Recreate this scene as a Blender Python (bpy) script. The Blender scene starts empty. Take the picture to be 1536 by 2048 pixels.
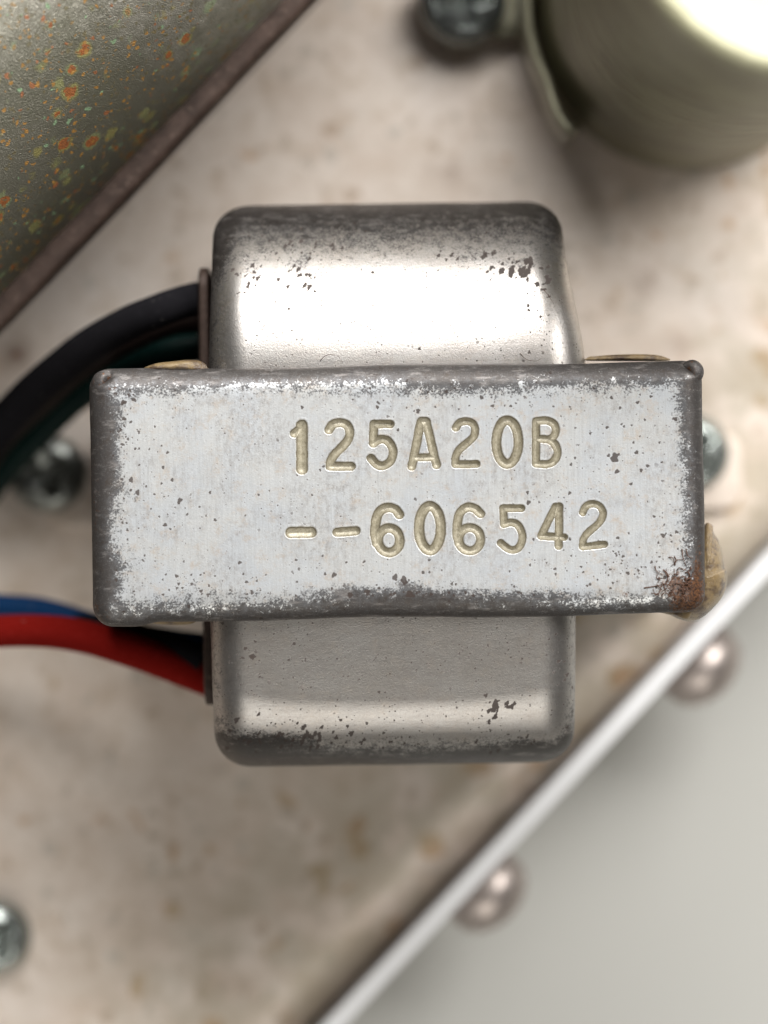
import bpy, math, random
import numpy as np
from mathutils import Vector, Matrix
random.seed(4); rng = np.random.default_rng(4)
C = bpy.context.scene
S = 0.001                      # everything below is written in millimetres
R_ = math.radians

# ------------------------------------------------------------------ camera
CAMZ, FACE = 335.0, 35.0       # lens height, height of the stamped face
def W(px, py, z):              # photograph pixel + height -> millimetres
    k = (CAMZ - z) / (CAMZ - FACE) / 30.0
    return ((px - 768) * k, (1024 - py) * k, z)
cam_d = bpy.data.cameras.new('camera'); cam = bpy.data.objects.new('camera', cam_d)
C.collection.objects.link(cam); C.camera = cam
cam.location = (0, 0, CAMZ * S)
cam_d.sensor_fit = 'VERTICAL'; cam_d.sensor_height = 36.0
cam_d.lens = 36.0 * 300.0 / (2048 / 30.0)
cam_d.clip_start = 0.01; cam_d.clip_end = 10.0
cam_d.dof.use_dof = True
cam_d.dof.focus_distance = (CAMZ - 33.6) * S
cam_d.dof.aperture_fstop = cam_d.lens / 10.5
C.view_settings.view_transform = 'Standard'; C.view_settings.look = 'None'
C.view_settings.exposure = 0.0; C.view_settings.gamma = 1.0

# ------------------------------------------------------------------ light
w = bpy.data.worlds.new('World'); C.world = w; w.use_nodes = True
bg = w.node_tree.nodes['Background']
bg.inputs['Color'].default_value = (1.0, 0.95, 0.9, 1); bg.inputs['Strength'].default_value = 0.085
def area(name, loc, target, sx, sy, power, col):
    d = bpy.data.lights.new(name, 'AREA'); d.shape = 'RECTANGLE'
    d.size = sx * S; d.size_y = sy * S; d.energy = power; d.color = col
    o = bpy.data.objects.new(name, d); C.collection.objects.link(o)
    o.location = Vector(loc) * S
    o.rotation_euler = (Vector(target) * S - o.location).to_track_quat('-Z', 'Y').to_euler()
    return o
area('softbox', (48, 125, 150), (0, 8, 20), 225, 105, 1.33, (1.0, 0.985, 0.96))
area('low_reflector', (15, -250, 215), (0, 0, 20), 300, 190, 0.50, (1.0, 0.97, 0.9))

# ------------------------------------------------------------------ object helpers
def link(o): C.collection.objects.link(o); return o
def empty(name, loc, rz=0.0):
    o = link(bpy.data.objects.new(name, None)); o.location = Vector(loc) * S
    o.rotation_euler = (0, 0, rz); o.empty_display_size = 0.003
    return o
def tag(o, label=None, cat=None, group=None, kind=None):
    if label: o['label'] = label
    if cat: o['category'] = cat
    if group: o['group'] = group
    if kind: o['kind'] = kind
    return o
def mesh(name, V, F, mat, parent=None, smooth=True, attrs=None, normals=None, loc=None):
    me = bpy.data.meshes.new(name)
    V = np.asarray(V, float) * S
    F = [tuple(int(i) for i in f) for f in F] if not isinstance(F, np.ndarray) else F
    if isinstance(F, np.ndarray):
        n, m = F.shape
        me.vertices.add(len(V)); me.vertices.foreach_set('co', V.astype(np.float32).ravel())
        me.loops.add(n * m); me.loops.foreach_set('vertex_index', F.astype(np.int32).ravel())
        me.polygons.add(n)
        me.polygons.foreach_set('loop_start', np.arange(0, n * m, m, dtype=np.int32))
        me.polygons.foreach_set('loop_total', np.full(n, m, dtype=np.int32))
        me.update(calc_edges=True)
    else:
        me.from_pydata([tuple(v) for v in V], [], F); me.update()
    for k, a in (attrs or {}).items():
        at = me.attributes.new(k, 'FLOAT', 'POINT'); at.data.foreach_set('value', np.asarray(a, np.float32))
    me.polygons.foreach_set('use_smooth', np.full(len(me.polygons), smooth))
    me.validate(); 
    if normals is not None: me.normals_split_custom_set_from_vertices([tuple(v) for v in normals])
    me.materials.append(mat)
    o = link(bpy.data.objects.new(name, me))
    if parent is not None: o.parent = parent
    if loc is not None: o.location = Vector(loc) * S
    return o

def arc_axis(h, r, n, na):
    """coordinates across a cube face, packed through the rounded edge"""
    flat = np.asarray(n) if hasattr(n, '__len__') else np.linspace(-(h - r), h - r, n)
    t = np.tan(np.linspace(0, math.pi / 4, na + 1)[1:]) * r
    return np.concatenate([-(h - r) - t[::-1], flat, (h - r) + t])
def rbox(h, r, n, na=6, faces='xXyYzZ'):
    """rounded box, half sizes h, radii r (scalar or 3), n flat counts (or coordinate arrays). welded quads"""
    h = np.array(h, float); r = np.array([r] * 3 if np.isscalar(r) else r, float)
    ax = [arc_axis(h[i], r[i], n[i], na) for i in range(3)]
    Vs, Fs, off = [], [], 0
    for f in faces:
        a = 'xyz'.index(f.lower()); s = 1 if f.isupper() else -1
        b, c = [(1, 2), (2, 0), (0, 1)][a]
        B, Cc = np.meshgrid(ax[b], ax[c], indexing='ij')
        P = np.zeros(B.shape + (3,)); P[..., a] = s * h[a]; P[..., b] = B; P[..., c] = Cc
        inner = np.clip(P, -(h - r), h - r)
        d = (P - inner) / r; d /= np.linalg.norm(d, axis=-1, keepdims=True)
        P = inner + r * d
        nb, nc = B.shape
        idx = np.arange(nb * nc).reshape(nb, nc) + off
        q = np.stack([idx[:-1, :-1], idx[1:, :-1], idx[1:, 1:], idx[:-1, 1:]], -1).reshape(-1, 4)
        if s < 0: q = q[:, ::-1]
        Vs.append(P.reshape(-1, 3)); Fs.append(q); off += nb * nc
    V = np.concatenate(Vs); F = np.concatenate(Fs)
    key = np.round(V * 2000).astype(np.int64)
    _, first, inv = np.unique(key, axis=0, return_index=True, return_inverse=True)
    return V[first], inv.ravel()[F]
def grid_faces(nu, nv, wrap_u=False, wrap_v=False):
    u = np.arange(nu if wrap_u else nu - 1); v = np.arange(nv if wrap_v else nv - 1)
    U, V = np.meshgrid(u, v, indexing='ij')
    a = U * nv + V; b = ((U + 1) % nu) * nv + V; c = ((U + 1) % nu) * nv + (V + 1) % nv; d = U * nv + (V + 1) % nv
    return np.stack([a, b, c, d], -1).reshape(-1, 4)
def lathe(profile, n=96):
    """profile (r, z) listed from bottom outside to top centre"""
    p = np.array(profile, float); th = np.linspace(0, 2 * math.pi, n, endpoint=False)
    V = np.stack([np.outer(np.cos(th), p[:, 0]), np.outer(np.sin(th), p[:, 0]), np.tile(p[:, 1], (n, 1))], -1)
    return V.reshape(-1, 3), grid_faces(n, len(p), wrap_u=True)
def smoothpath(pts, n=80):
    P = np.array(pts, float); P = np.vstack([2 * P[0] - P[1], P, 2 * P[-1] - P[-2]])
    out = []; m = len(P) - 3
    for i in range(m):
        p0, p1, p2, p3 = P[i:i + 4]
        for t in np.linspace(0, 1, max(2, n // m), endpoint=(i == m - 1)):
            out.append(.5 * ((2 * p1) + (-p0 + p2) * t + (2 * p0 - 5 * p1 + 4 * p2 - p3) * t * t + (-p0 + 3 * p1 - 3 * p2 + p3) * t ** 3))
    return np.array(out)
def tube(pts, rad, n=80, m=20, smooth=True, caps=True):
    P = smoothpath(pts, n) if smooth else np.array(pts, float)
    R = np.interp(np.linspace(0, 1, len(P)), np.linspace(0, 1, len(rad)) if hasattr(rad, '__len__') else [0, 1],
                  rad if hasattr(rad, '__len__') else [rad, rad])
    T = np.gradient(P, axis=0); T /= np.linalg.norm(T, axis=1, keepdims=True)
    up = np.array([0.03, 0.02, 1.0]); N = np.cross(T, up); N /= np.linalg.norm(N, axis=1, keepdims=True); B = np.cross(T, N)
    th = np.linspace(0, 2 * math.pi, m, endpoint=False)
    V = P[:, None] + R[:, None, None] * (np.cos(th)[None, :, None] * N[:, None] + np.sin(th)[None, :, None] * B[:, None])
    V = V.reshape(-1, 3); F = [tuple(f) for f in grid_faces(len(P), m, wrap_v=True)]
    if caps:
        F.append(tuple(range(m))); F.append(tuple(range(len(V) - 1, len(V) - m - 1, -1)))
    return V, F
def fbm(x, y, seed, octaves=4, scale=1.0):
    r = np.random.default_rng(seed); out = np.zeros_like(x); amp = 1.0; tot = 0
    for o in range(octaves):
        for _ in range(3):
            a = r.uniform(0, 2 * math.pi); f = scale * 2 ** o * r.uniform(.7, 1.3); ph = r.uniform(0, 6.28)
            out += amp * np.sin(f * (x * math.cos(a) + y * math.sin(a)) + ph + 1.3 * np.sin(.6 * f * (y * math.cos(a) - x * math.sin(a)) + ph * 2)) / 3
        tot += amp; amp *= .55
    return out / tot
def sstep(a, b, x):
    t = np.clip((x - a) / (b - a), 0, 1); return t * t * (3 - 2 * t)

# ------------------------------------------------------------------ material helpers
class Mat:
    def __init__(self, name):
        self.m = bpy.data.materials.new(name); self.m.use_nodes = True
        self.t = self.m.node_tree; self.b = self.t.nodes['Principled BSDF']
        tc = self.t.nodes.new('ShaderNodeTexCoord'); mp = self.t.nodes.new('ShaderNodeMapping')
        mp.inputs['Scale'].default_value = (1000, 1000, 1000)          # millimetres
        self.t.links.new(tc.outputs['Object'], mp.inputs['Vector']); self.co = mp.outputs['Vector']
    def n(self, typ, ins=None, **props):
        nd = self.t.nodes.new('ShaderNode' + typ)
        for k, v in props.items(): setattr(nd, k, v)
        for k, v in (ins or {}).items(): self.put(nd.inputs[k], v)
        return nd
    def put(self, sock, v):
        if hasattr(v, 'links') and hasattr(v, 'is_output'): self.t.links.new(v, sock)
        elif isinstance(v, tuple) and len(v) == 3 and sock.type == 'RGBA': sock.default_value = (*v, 1)
        else: sock.default_value = v
    def scaled(self, s, rot=(0, 0, 0)):
        return self.n('Mapping', {'Vector': self.co, 'Scale': s, 'Rotation': rot}).outputs[0]
    def noise(self, scale, detail=4, rough=.55, co=None, dist=0.0, w=None):
        nd = self.n('TexNoise', {'Vector': co or self.co, 'Scale': scale, 'Detail': detail, 'Roughness': rough, 'Distortion': dist})
        return nd.outputs['Fac']
    def vor(self, scale, co=None, rnd=1.0):
        return self.n('TexVoronoi', {'Vector': co or self.co, 'Scale': scale, 'Randomness': rnd})
    def math(self, op, a, b=0.0, c=None, clamp=False):
        nd = self.n('Math', operation=op, use_clamp=clamp); self.put(nd.inputs[0], a); self.put(nd.inputs[1], b)
        if c is not None: self.put(nd.inputs[2], c)
        return nd.outputs[0]
    def ramp(self, x, a, b, lo=0.0, hi=1.0):
        nd = self.n('MapRange', {'Value': x, 'From Min': a, 'From Max': b, 'To Min': lo, 'To Max': hi}, interpolation_type='SMOOTHSTEP')
        return nd.outputs[0]
    def mix(self, f, a, b):
        nd = self.n('Mix', data_type='RGBA'); self.put(nd.inputs[0], f); self.put(nd.inputs[6], a); self.put(nd.inputs[7], b)
        return nd.outputs[2]
    def fmix(self, f, a, b):
        nd = self.n('Mix', data_type='FLOAT'); self.put(nd.inputs[0], f); self.put(nd.inputs[2], a); self.put(nd.inputs[3], b)
        return nd.outputs[0]
    def attr(self, name): return self.n('Attribute', attribute_name=name).outputs['Fac']
    def bump(self, h, strength, dist):
        nd = self.n('Bump', {'Height': h, 'Strength': strength, 'Distance': dist * S})
        self.put(self.b.inputs['Normal'], nd.outputs[0]); return nd.outputs[0]
    def set(self, **kw):
        for k, v in kw.items(): self.put(self.b.inputs[k.replace('_', ' ')], v)
        return self.m
    def spots(self, scale, thr, co=None):
        """random round spots: 1 inside, about thr of the cells' size, cell by cell"""
        v = self.vor(scale, co); sep = self.n('SeparateColor', {'Color': v.outputs['Color']})
        rad = self.math('MULTIPLY', self.math('POWER', sep.outputs[0], 4.0), thr)
        return self.ramp(self.math('SUBTRACT', v.outputs['Distance'], rad), 0.03, -0.03), sep

def steel_plated(name, bright, rough, metal, wear_shade_gain=1.0, pit=0.32, brushed=False, rough2=.5, dk=1.0, tint=(.93, .97, 1.05), soft=.26, grain=.35, nz=1.0, bmp=.5):
    M = Mat(name)
    wear_shade = M.attr('wear_shade'); fill = M.attr('fill'); rust = M.attr('rust')
    fine = M.noise(7.0, 6, .68); mid = M.noise(1.6, 4, .6); micro = M.noise(30, 3, .6)
    # rubbed plating, and the shade painted on the bells: attribute threshold broken up by noise
    x = M.math('ADD', M.math('MULTIPLY', wear_shade, wear_shade_gain), M.math('MULTIPLY', M.math('SUBTRACT', fine, .5), 2.3 * nz))
    x = M.math('ADD', x, M.math('MULTIPLY', M.math('SUBTRACT', mid, .5), 1.5))
    worn_shade = M.ramp(x, .46, .46 + soft)
    # pits and specks
    s1, sp1 = M.spots(2.3, .30, M.n('VectorMath', {0: M.co, 1: M.n('VectorMath', {0: M.n('TexNoise', {'Vector': M.co, 'Scale': 6.0}).outputs['Color'], 'Scale': .22}, operation='SCALE').outputs[0]}, operation='ADD').outputs[0])
    s2, sp2 = M.spots(5.5, pit)
    patch = M.ramp(M.noise(.28, 3, .6), .40, .58)
    pits = M.math('MAXIMUM', M.math('MULTIPLY', s1, patch), M.math('MULTIPLY', s2, M.ramp(M.noise(.5, 2), .38, .6)))
    pits = M.math('MAXIMUM', pits, M.ramp(M.attr('pit'), .35, .6))
    # blotchy tin and vertical brush marks
    streak = M.noise(1.0, 5, .7, co=M.scaled((9.0, .35, 1.0)) if brushed else M.scaled((.7, 4.0, 1.0)))
    cloud = M.noise(.35, 4, .6)
    c1 = M.mix(M.ramp(cloud, .35, .7), bright, tuple(v * k for v, k in zip(bright, tint)))
    c1 = M.mix(M.math('MULTIPLY', M.ramp(streak, .38, .7), .34), c1, tuple(v * .6 for v in bright))
    c1 = M.mix(M.math('MULTIPLY', M.ramp(micro, .55, .8), .25), c1, tuple(v * k for v, k in zip(bright, (.62, .55, .48))))
    gr = M.noise(11, 2, .6)
    c1 = M.mix(M.math('MULTIPLY', M.ramp(gr, .35, .7), .30 * grain), c1, tuple(v * k for v, k in zip(bright, (.52, .48, .44))))
    tan = M.math('MULTIPLY', M.ramp(M.noise(1.1, 6, .8), .50, .70), .55 * (1.25 - grain))
    c1 = M.mix(tan, c1, (.52, .40, .29))
    sm = M.math('MULTIPLY', M.ramp(M.noise(.33, 3, .6), .40, .60), M.ramp(M.noise(2.2, 6, .85, co=M.scaled((1.3, .7, 1))), .44, .66))
    c1 = M.mix(M.math('MULTIPLY', sm, .6), c1, (.30, .275, .26))
    scr = M.ramp(M.math('ABSOLUTE', M.math('SUBTRACT', M.noise(1.2, 2, .5, co=M.scaled((1.0, .13, 1), (0, 0, .25)), dist=.6), .5)), .006, .0)
    scr = M.math('MULTIPLY', scr, M.ramp(M.noise(.4, 2), .5, .6)); c1 = M.mix(M.math('MULTIPLY', scr, .35), c1, (.24, .22, .21))
    deep = M.ramp(M.math('ADD', wear_shade, M.math('MULTIPLY', M.math('SUBTRACT', M.noise(2.5, 5, .7), .5), 1.6)), .75, 1.25)
    dark = M.mix(deep, tuple(v * dk for v in (.20, .195, .205)), tuple(v * dk for v in (.075, .052, .042)))
    dark = M.mix(M.math('MULTIPLY', M.ramp(M.noise(1.3, 6, .75, co=M.scaled((.5, 1.6, 1))), .52, .7), .6), dark, (.26, .24, .23))
    dark = M.mix(M.ramp(M.noise(9, 3, .7), .52, .75), dark, tuple(v * dk for v in (.34, .32, .31)))
    col = M.mix(M.math('MULTIPLY', worn_shade, .92), c1, dark)
    col = M.mix(M.math('MULTIPLY', pits, .92), col, (.045, .034, .030))
    rmask = M.ramp(M.math('ADD', rust, M.math('MULTIPLY', M.math('SUBTRACT', M.noise(3.5, 6, .75), .5), 1.8)), .45, .75)
    rcol = M.mix(M.ramp(M.noise(6, 4, .7), .35, .7), (.028, .014, .009), (.15, .065, .026))
    col = M.mix(M.math('MULTIPLY', rmask, .9), col, rcol)
    col = M.mix(fill, col, (.22, .195, .14))
    bad = M.math('MAXIMUM', M.math('MAXIMUM', pits, rmask), fill)
    met = M.fmix(bad, M.fmix(worn_shade, metal, .55), .1)
    ro = M.fmix(worn_shade, M.math('ADD', rough, M.math('MULTIPLY', M.math('SUBTRACT', fine, .5), .18)), rough2)
    ro = M.fmix(bad, ro, .55)
    h = M.math('SUBTRACT', M.math('ADD', M.math('MULTIPLY', gr, .5 * (1 + grain)), M.math('MULTIPLY', fine, .5)), M.math('MULTIPLY', pits, .35))
    M.bump(h, bmp, .05)
    return M.set(Base_Color=col, Metallic=met, Roughness=ro, Specular_IOR_Level=M.fmix(M.math('MAXIMUM', bad, M.math('MULTIPLY', worn_shade, .7)), .5, .12))

m_strap = steel_plated('tin_plated_strap', (.65, .66, .66), .42, .72, 1.0, brushed=True, dk=.31, soft=.42, bmp=.22, tint=(.94, .97, 1.02))
m_bell = steel_plated('tin_plated_bell', (.40, .384, .37), .38, .95, .95, pit=.36, rough2=.40, dk=.14, soft=.70, grain=1.0, nz=1.0, bmp=.28, tint=(.94, .92, .90))

M = Mat('stamp_enamel')
g = M.noise(4, 4, .6)
c = M.mix(M.ramp(g, .35, .7), (.34, .31, .235), (.23, .205, .145))
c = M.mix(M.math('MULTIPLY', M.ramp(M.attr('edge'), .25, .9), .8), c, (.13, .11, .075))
c = M.mix(M.math('MULTIPLY', M.ramp(M.noise(4.5, 6, .8), .52, .68), .75), c, (.11, .09, .065))
M.bump(M.noise(6, 5, .7), .5, .05)
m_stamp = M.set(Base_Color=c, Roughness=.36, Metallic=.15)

M = Mat('dirty_chassis_aluminium')
big = M.noise(.045, 3, .6); midn = M.noise(.18, 5, .65); grain = M.noise(.9, 5, .7)
c = M.mix(M.ramp(midn, .28, .78), (.76, .675, .60), (.61, .50, .415))
c = M.mix(M.math('MULTIPLY', M.ramp(grain, .45, .75), .45), c, (.48, .39, .31))
c = M.mix(M.math('MULTIPLY', M.ramp(big, .5, .65), .35), c, (.80, .76, .73))
c = M.mix(M.math('MULTIPLY', M.ramp(M.noise(.42, 4, .7), .5, .68), .5), c, (.50, .39, .29))
v2 = M.vor(.62, M.n('VectorMath', {0: M.co, 1: M.n('VectorMath', {0: M.n('TexNoise', {'Vector': M.co, 'Scale': 1.0, 'Detail': 3.0}).outputs['Color'], 'Scale': 1.3}, operation='SCALE').outputs[0]}, operation='ADD').outputs[0])
sp2 = M.n('SeparateColor', {'Color': v2.outputs['Color']})
f2 = M.ramp(M.math('SUBTRACT', v2.outputs['Distance'], M.math('MULTIPLY', sp2.outputs[0], .42)), .06, -.10)
c = M.mix(M.math('MULTIPLY', f2, .55), c, M.mix(sp2.outputs[1], (.36, .24, .15), (.46, .43, .38)))
# rust freckles, thicker towards the lower right edge of the chassis
edge = M.attr('rust')  # drives the freckles and the shade painted at the bend
v = M.vor(.36, M.n('VectorMath', {0: M.co, 1: M.n('VectorMath', {0: M.n('TexNoise', {'Vector': M.co, 'Scale': .5, 'Detail': 3.0}).outputs['Color'], 'Scale': 3.0}, operation='SCALE').outputs[0]}, operation='ADD').outputs[0])
sep = M.n('SeparateColor', {'Color': v.outputs['Color']})
rad = M.math('MULTIPLY', M.math('POWER', sep.outputs[0], 1.5), M.math('ADD', .20, M.math('MULTIPLY', edge, .36)))
sp = M.ramp(M.math('SUBTRACT', v.outputs['Distance'], rad), .08, -.10)
c = M.mix(M.math('MULTIPLY', sp, .8), c, M.mix(sep.outputs[1], (.46, .25, .12), (.46, .34, .21)))
c = M.mix(M.math('MULTIPLY', M.math('MULTIPLY', edge, M.ramp(M.noise(.25, 4, .6), .36, .58)), .5), c, (.31, .28, .19))  # olive shade of the bend, painted into the colour near the edge
c = M.mix(M.attr('stain'), c, (.16, .075, .035))
M.bump(M.noise(1.5, 5, .7), .25, .12)
m_chassis = M.set(Base_Color=c, Metallic=.1, Roughness=M.fmix(midn, .42, .6))

M = Mat('hammered_zinc_cover')
g1 = M.noise(12.0, 0, .4); g2 = M.noise(21, 0, .5)
def blot(scale, k, seed):
    co = M.n('VectorMath', {0: M.co, 1: M.n('VectorMath', {0: M.n('TexNoise', {'Vector': M.co, 'Scale': 2.2, 'Detail': 4.0}).outputs['Color'], 'Scale': .55}, operation='SCALE').outputs[0]}, operation='ADD').outputs[0]
    co = M.n('VectorMath', {0: co, 1: (seed, seed * 2.0, seed)}, operation='ADD').outputs[0]
    v = M.vor(scale, co); sep = M.n('SeparateColor', {'Color': v.outputs['Color']})
    return v.outputs['Distance'], sep, M.math('MULTIPLY', M.math('POWER', sep.outputs[0], 1.7), k)
base = M.mix(M.ramp(M.noise(.12, 3, .6), .35, .7), (.60, .565, .51), (.44, .425, .35))
rust_shade = M.attr('wear_shade')                      # denser rust spots and painted shade near the flange and far end
edge_shade = M.math('MULTIPLY', M.ramp(M.math('ADD', rust_shade, M.math('MULTIPLY', M.math('SUBTRACT', M.noise(.7, 6, .75), .5), .6)), .12, .80), .9)  # shade of the down-turned edge, painted as an olive tone
base = M.mix(edge_shade, base, (.050, .048, .028))
d, sp, rad = blot(.74, .24, 0.0)
rad = M.math('MULTIPLY', rad, M.math('ADD', .75, M.math('MULTIPLY', rust_shade, .9)))
halo = M.ramp(M.math('SUBTRACT', d, M.math('MULTIPLY', rad, 1.5)), .10, -.12)
core = M.ramp(M.math('SUBTRACT', M.math('ADD', d, M.math('MULTIPLY', M.math('SUBTRACT', M.noise(5, 4, .7), .5), .35)), rad), .05, -.03)
gate = M.ramp(sp.outputs[1], .35, .45)
col = M.mix(M.math('MULTIPLY', halo, .5), base, M.mix(sp.outputs[2], (.17, .28, .16), (.30, .24, .03)))
col = M.mix(M.math('MULTIPLY', core, gate), col, M.mix(M.noise(3.5, 3), (.075, .02, .005), (.30, .09, .01)))
d2, sp2, rad2 = blot(1.35, .22, 7.0)
s2 = M.ramp(M.math('SUBTRACT', d2, M.math('MULTIPLY', rad2, M.math('ADD', .55, rust_shade))), .05, -.05)
col = M.mix(M.math('MULTIPLY', s2, .85), col, M.mix(M.ramp(sp2.outputs[1], .45, .5), (.15, .24, .13), (.22, .065, .012)))
d3, sp3, rad3 = blot(2.6, .50, 3.0)
s3 = M.math('MULTIPLY', M.ramp(M.math('SUBTRACT', d3, rad3), .06, -.05), M.ramp(M.math('ADD', rust_shade, M.math('SUBTRACT', M.noise(.35, 3, .6), .5)), .15, .8, .05, 1.0))
col = M.mix(s3, col, M.mix(M.ramp(sp3.outputs[1], .4, .6), (.09, .075, .035), (.24, .12, .02)))
spot = M.math('MAXIMUM', M.math('MAXIMUM', M.math('MULTIPLY', core, gate), s2), M.math('MAXIMUM', M.math('MULTIPLY', halo, .6), s3))
M.bump(M.math('ADD', M.math('MULTIPLY', g1, .8), M.math('MULTIPLY', g2, .4)), .8, .17)
m_cover = M.set(Base_Color=col, Metallic=M.fmix(M.math('MAXIMUM', spot, M.math('MULTIPLY', edge_shade, .6)), .9, .05), Roughness=M.fmix(spot, .42, .6))

M = Mat('rust_brown_steel')
c = M.mix(M.ramp(M.noise(.5, 5, .7), .35, .7), (.062, .038, .029), (.03, .017, .012))
c = M.mix(M.ramp(M.noise(2.2, 4, .7), .55, .8), c, (.17, .12, .095))
M.bump(M.noise(3, 4, .7), .5, .1)
m_rusty = M.set(Base_Color=c, Roughness=.6, Metallic=.35)

M = Mat('capacitor_side')
c = M.mix(M.ramp(M.noise(.25, 4, .6), .35, .7), (.185, .172, .105), (.135, .122, .075))
dirt = M.ramp(M.noise(3.0, 6, .75, co=M.scaled((1, 1, .5))), .52, .72)
c = M.mix(M.math('MULTIPLY', dirt, M.ramp(M.noise(.5, 3), .42, .6)), c, (.16, .09, .03))
M.bump(M.noise(2.5, 6, .75), .35, .12)
m_capside = M.set(Base_Color=c, Roughness=.5, Metallic=.35)
M = Mat('capacitor_top_aluminium')
c = M.mix(M.ramp(M.noise(1.6, 5, .75), .55, .8), (.30, .30, .29), (.13, .128, .115))
M.bump(M.noise(4, 4), .2, .05)
m_captop = M.set(Base_Color=c, Roughness=.55, Metallic=.15)
M = Mat('cream_rim')
c = M.mix(M.ramp(M.noise(1.2, 4, .6), .4, .7), (.33, .32, .21), (.24, .23, .145))
m_caprim = M.set(Base_Color=c, Roughness=.4, Metallic=.15)
M = Mat('cadmium_clamp')
c = M.mix(M.ramp(M.noise(.6, 4, .6), .4, .7), (.24, .23, .165), (.155, .145, .10))
m_clamp = M.set(Base_Color=c, Roughness=.35, Metallic=.7)
def screwmat(name, a, b, rough):
    M = Mat(name)
    c = M.mix(M.ramp(M.noise(1.1, 4, .6), .4, .7), a, b)
    M.bump(M.noise(3, 3), .2, .06)
    return M.set(Base_Color=c, Roughness=rough, Metallic=.85)
m_screw = screwmat('zinc_screw', (.40, .43, .41), (.27, .30, .28), .27)
m_screw_dark = screwmat('dark_zinc_screw', (.24, .26, .25), (.14, .155, .15), .25)
m_screw_mid = screwmat('worn_zinc_screw', (.30, .31, .29), (.17, .18, .165), .33)
m_nickel = screwmat('nickel_screw', (.46, .40, .37), (.30, .26, .24), .42)
M = Mat('white_enamel'); M.bump(M.noise(2, 3), .1, .03)
m_white = M.set(Base_Color=(.78, .78, .79), Roughness=.6)
M = Mat('grey_tabletop')
c = M.mix(M.ramp(M.noise(.02, 3), .3, .7), (.43, .425, .40), (.40, .395, .37))
m_table = M.set(Base_Color=c, Roughness=.65)
def rubber(name, col, rough=.45, bumpk=.2):
    M = Mat(name)
    c = M.mix(M.math('MULTIPLY', M.ramp(M.noise(2.0, 4, .7), .55, .8), .35), col, tuple(min(1, v * 2.2 + .02) for v in col))
    c = M.mix(M.math('MULTIPLY', M.spots(1.7, .2)[0], .3), c, (.16, .15, .14))
    M.bump(M.noise(1.6, 4), bumpk, .12)
    return M.set(Base_Color=c, Roughness=rough, Specular_IOR_Level=.10)
m_black = rubber('black_sleeve', (.007, .0065, .008), 58)
m_brown = rubber('dark_brown_lead', (.010, .006, .005), .5)
m_green = rubber('dark_green_lead', (.002, .014, .012), .45)
m_blue = rubber('blue_lead', (.002, .026, .085), .45)
m_red = rubber('red_lead', (.15, .005, .003), 58)
M = Mat('dried_glue')
c = M.mix(M.ramp(M.noise(.9, 5, .65), .45, .66), (.235, .165, .08), (.07, .042, .026))
c = M.mix(M.math('MULTIPLY', M.ramp(M.noise(2.6, 5, .75), .5, .7), M.attr('rust')), c, (.06, .032, .018))
M.bump(M.noise(2.2, 5, .7, co=M.scaled((1.0, 1.0, 1.0)), dist=2.0), .55, .15)
m_glue = M.set(Base_Color=c, Roughness=.32, Transmission_Weight=.18, IOR=1.45)
M = Mat('rust_fibre'); m_fibre = M.set(Base_Color=(.07, .03, .016), Roughness=.7)
M = Mat('dark_core_steel'); m_core = M.set(Base_Color=(.05, .042, .038), Roughness=.6, Metallic=.4)

# ------------------------------------------------------------------ chassis frame (turned 46.6 degrees)
TH = R_(46.6); A = np.array([math.cos(TH), math.sin(TH)]); Nn = np.array([math.sin(TH), -math.cos(TH)])
strip_c = np.array(W(1101, 1590, 2.2)[:2])             # middle of the white edge
EN = float(strip_c @ Nn)                               # distance of the panel's middle along n

# chassis plate with its bent edge
def build_chassis():
    edge = EN - 0.80                                    # outer face of the bend
    r = 4.0
    prof = [(-260, 0), (-150, 0)] + [(x, 0) for x in np.linspace(-75, edge - r, 170)]
    prof += [(edge - r + r * math.sin(t), -r + r * math.cos(t)) for t in np.linspace(0, math.pi / 2, 12)[1:]] + [(edge, -13.9)]
    prof = np.array(prof); al = np.concatenate([[-260, -150], np.linspace(-75, 75, 170), [150, 260]])
    V = np.zeros((len(prof), len(al), 3))
    V[..., 0] = prof[:, 0][:, None] * Nn[0] + al[None] * A[0]
    V[..., 1] = prof[:, 0][:, None] * Nn[1] + al[None] * A[1]
    V[..., 2] = prof[:, 1][:, None]
    V = V.reshape(-1, 3)
    along = V[:, :2] @ A; nn = V[:, :2] @ Nn
    rust = sstep(edge - 20, edge - 5, nn) * .8 + .06 + .35 * sstep(10, 35, V[:, 0]) * sstep(-15, 5, V[:, 1])  # drives the rust freckles and the painted shade at the bend
    stain = np.zeros(len(V))
    for px, py, rr, k in ((33, 708, .95, .95), (1290, 570, .8, .45), (1355, 690, .9, .45), (905, 345, .9, .35), (865, 340, .7, .2), (985, 1730, .9, .3)):
        x, y, _ = W(px, py, 0); d = np.hypot(V[:, 0] - x, V[:, 1] - y)
        stain = np.maximum(stain, k * np.exp(-(d / rr) ** 2))
    F = grid_faces(len(prof), len(al))
    o = mesh('chassis_plate', V, F, m_chassis, attrs={'rust': np.clip(rust, 0, 1), 'stain': stain})  # 'rust' carries the freckles and the painted bend shade
    tag(o, kind='structure')
build_chassis()
t = mesh('tabletop', [(-700, -700, -14), (700, -700, -14), (700, 700, -14), (-700, 700, -14)], [(0, 1, 2, 3)], m_table)
tag(t, kind='structure')

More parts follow.
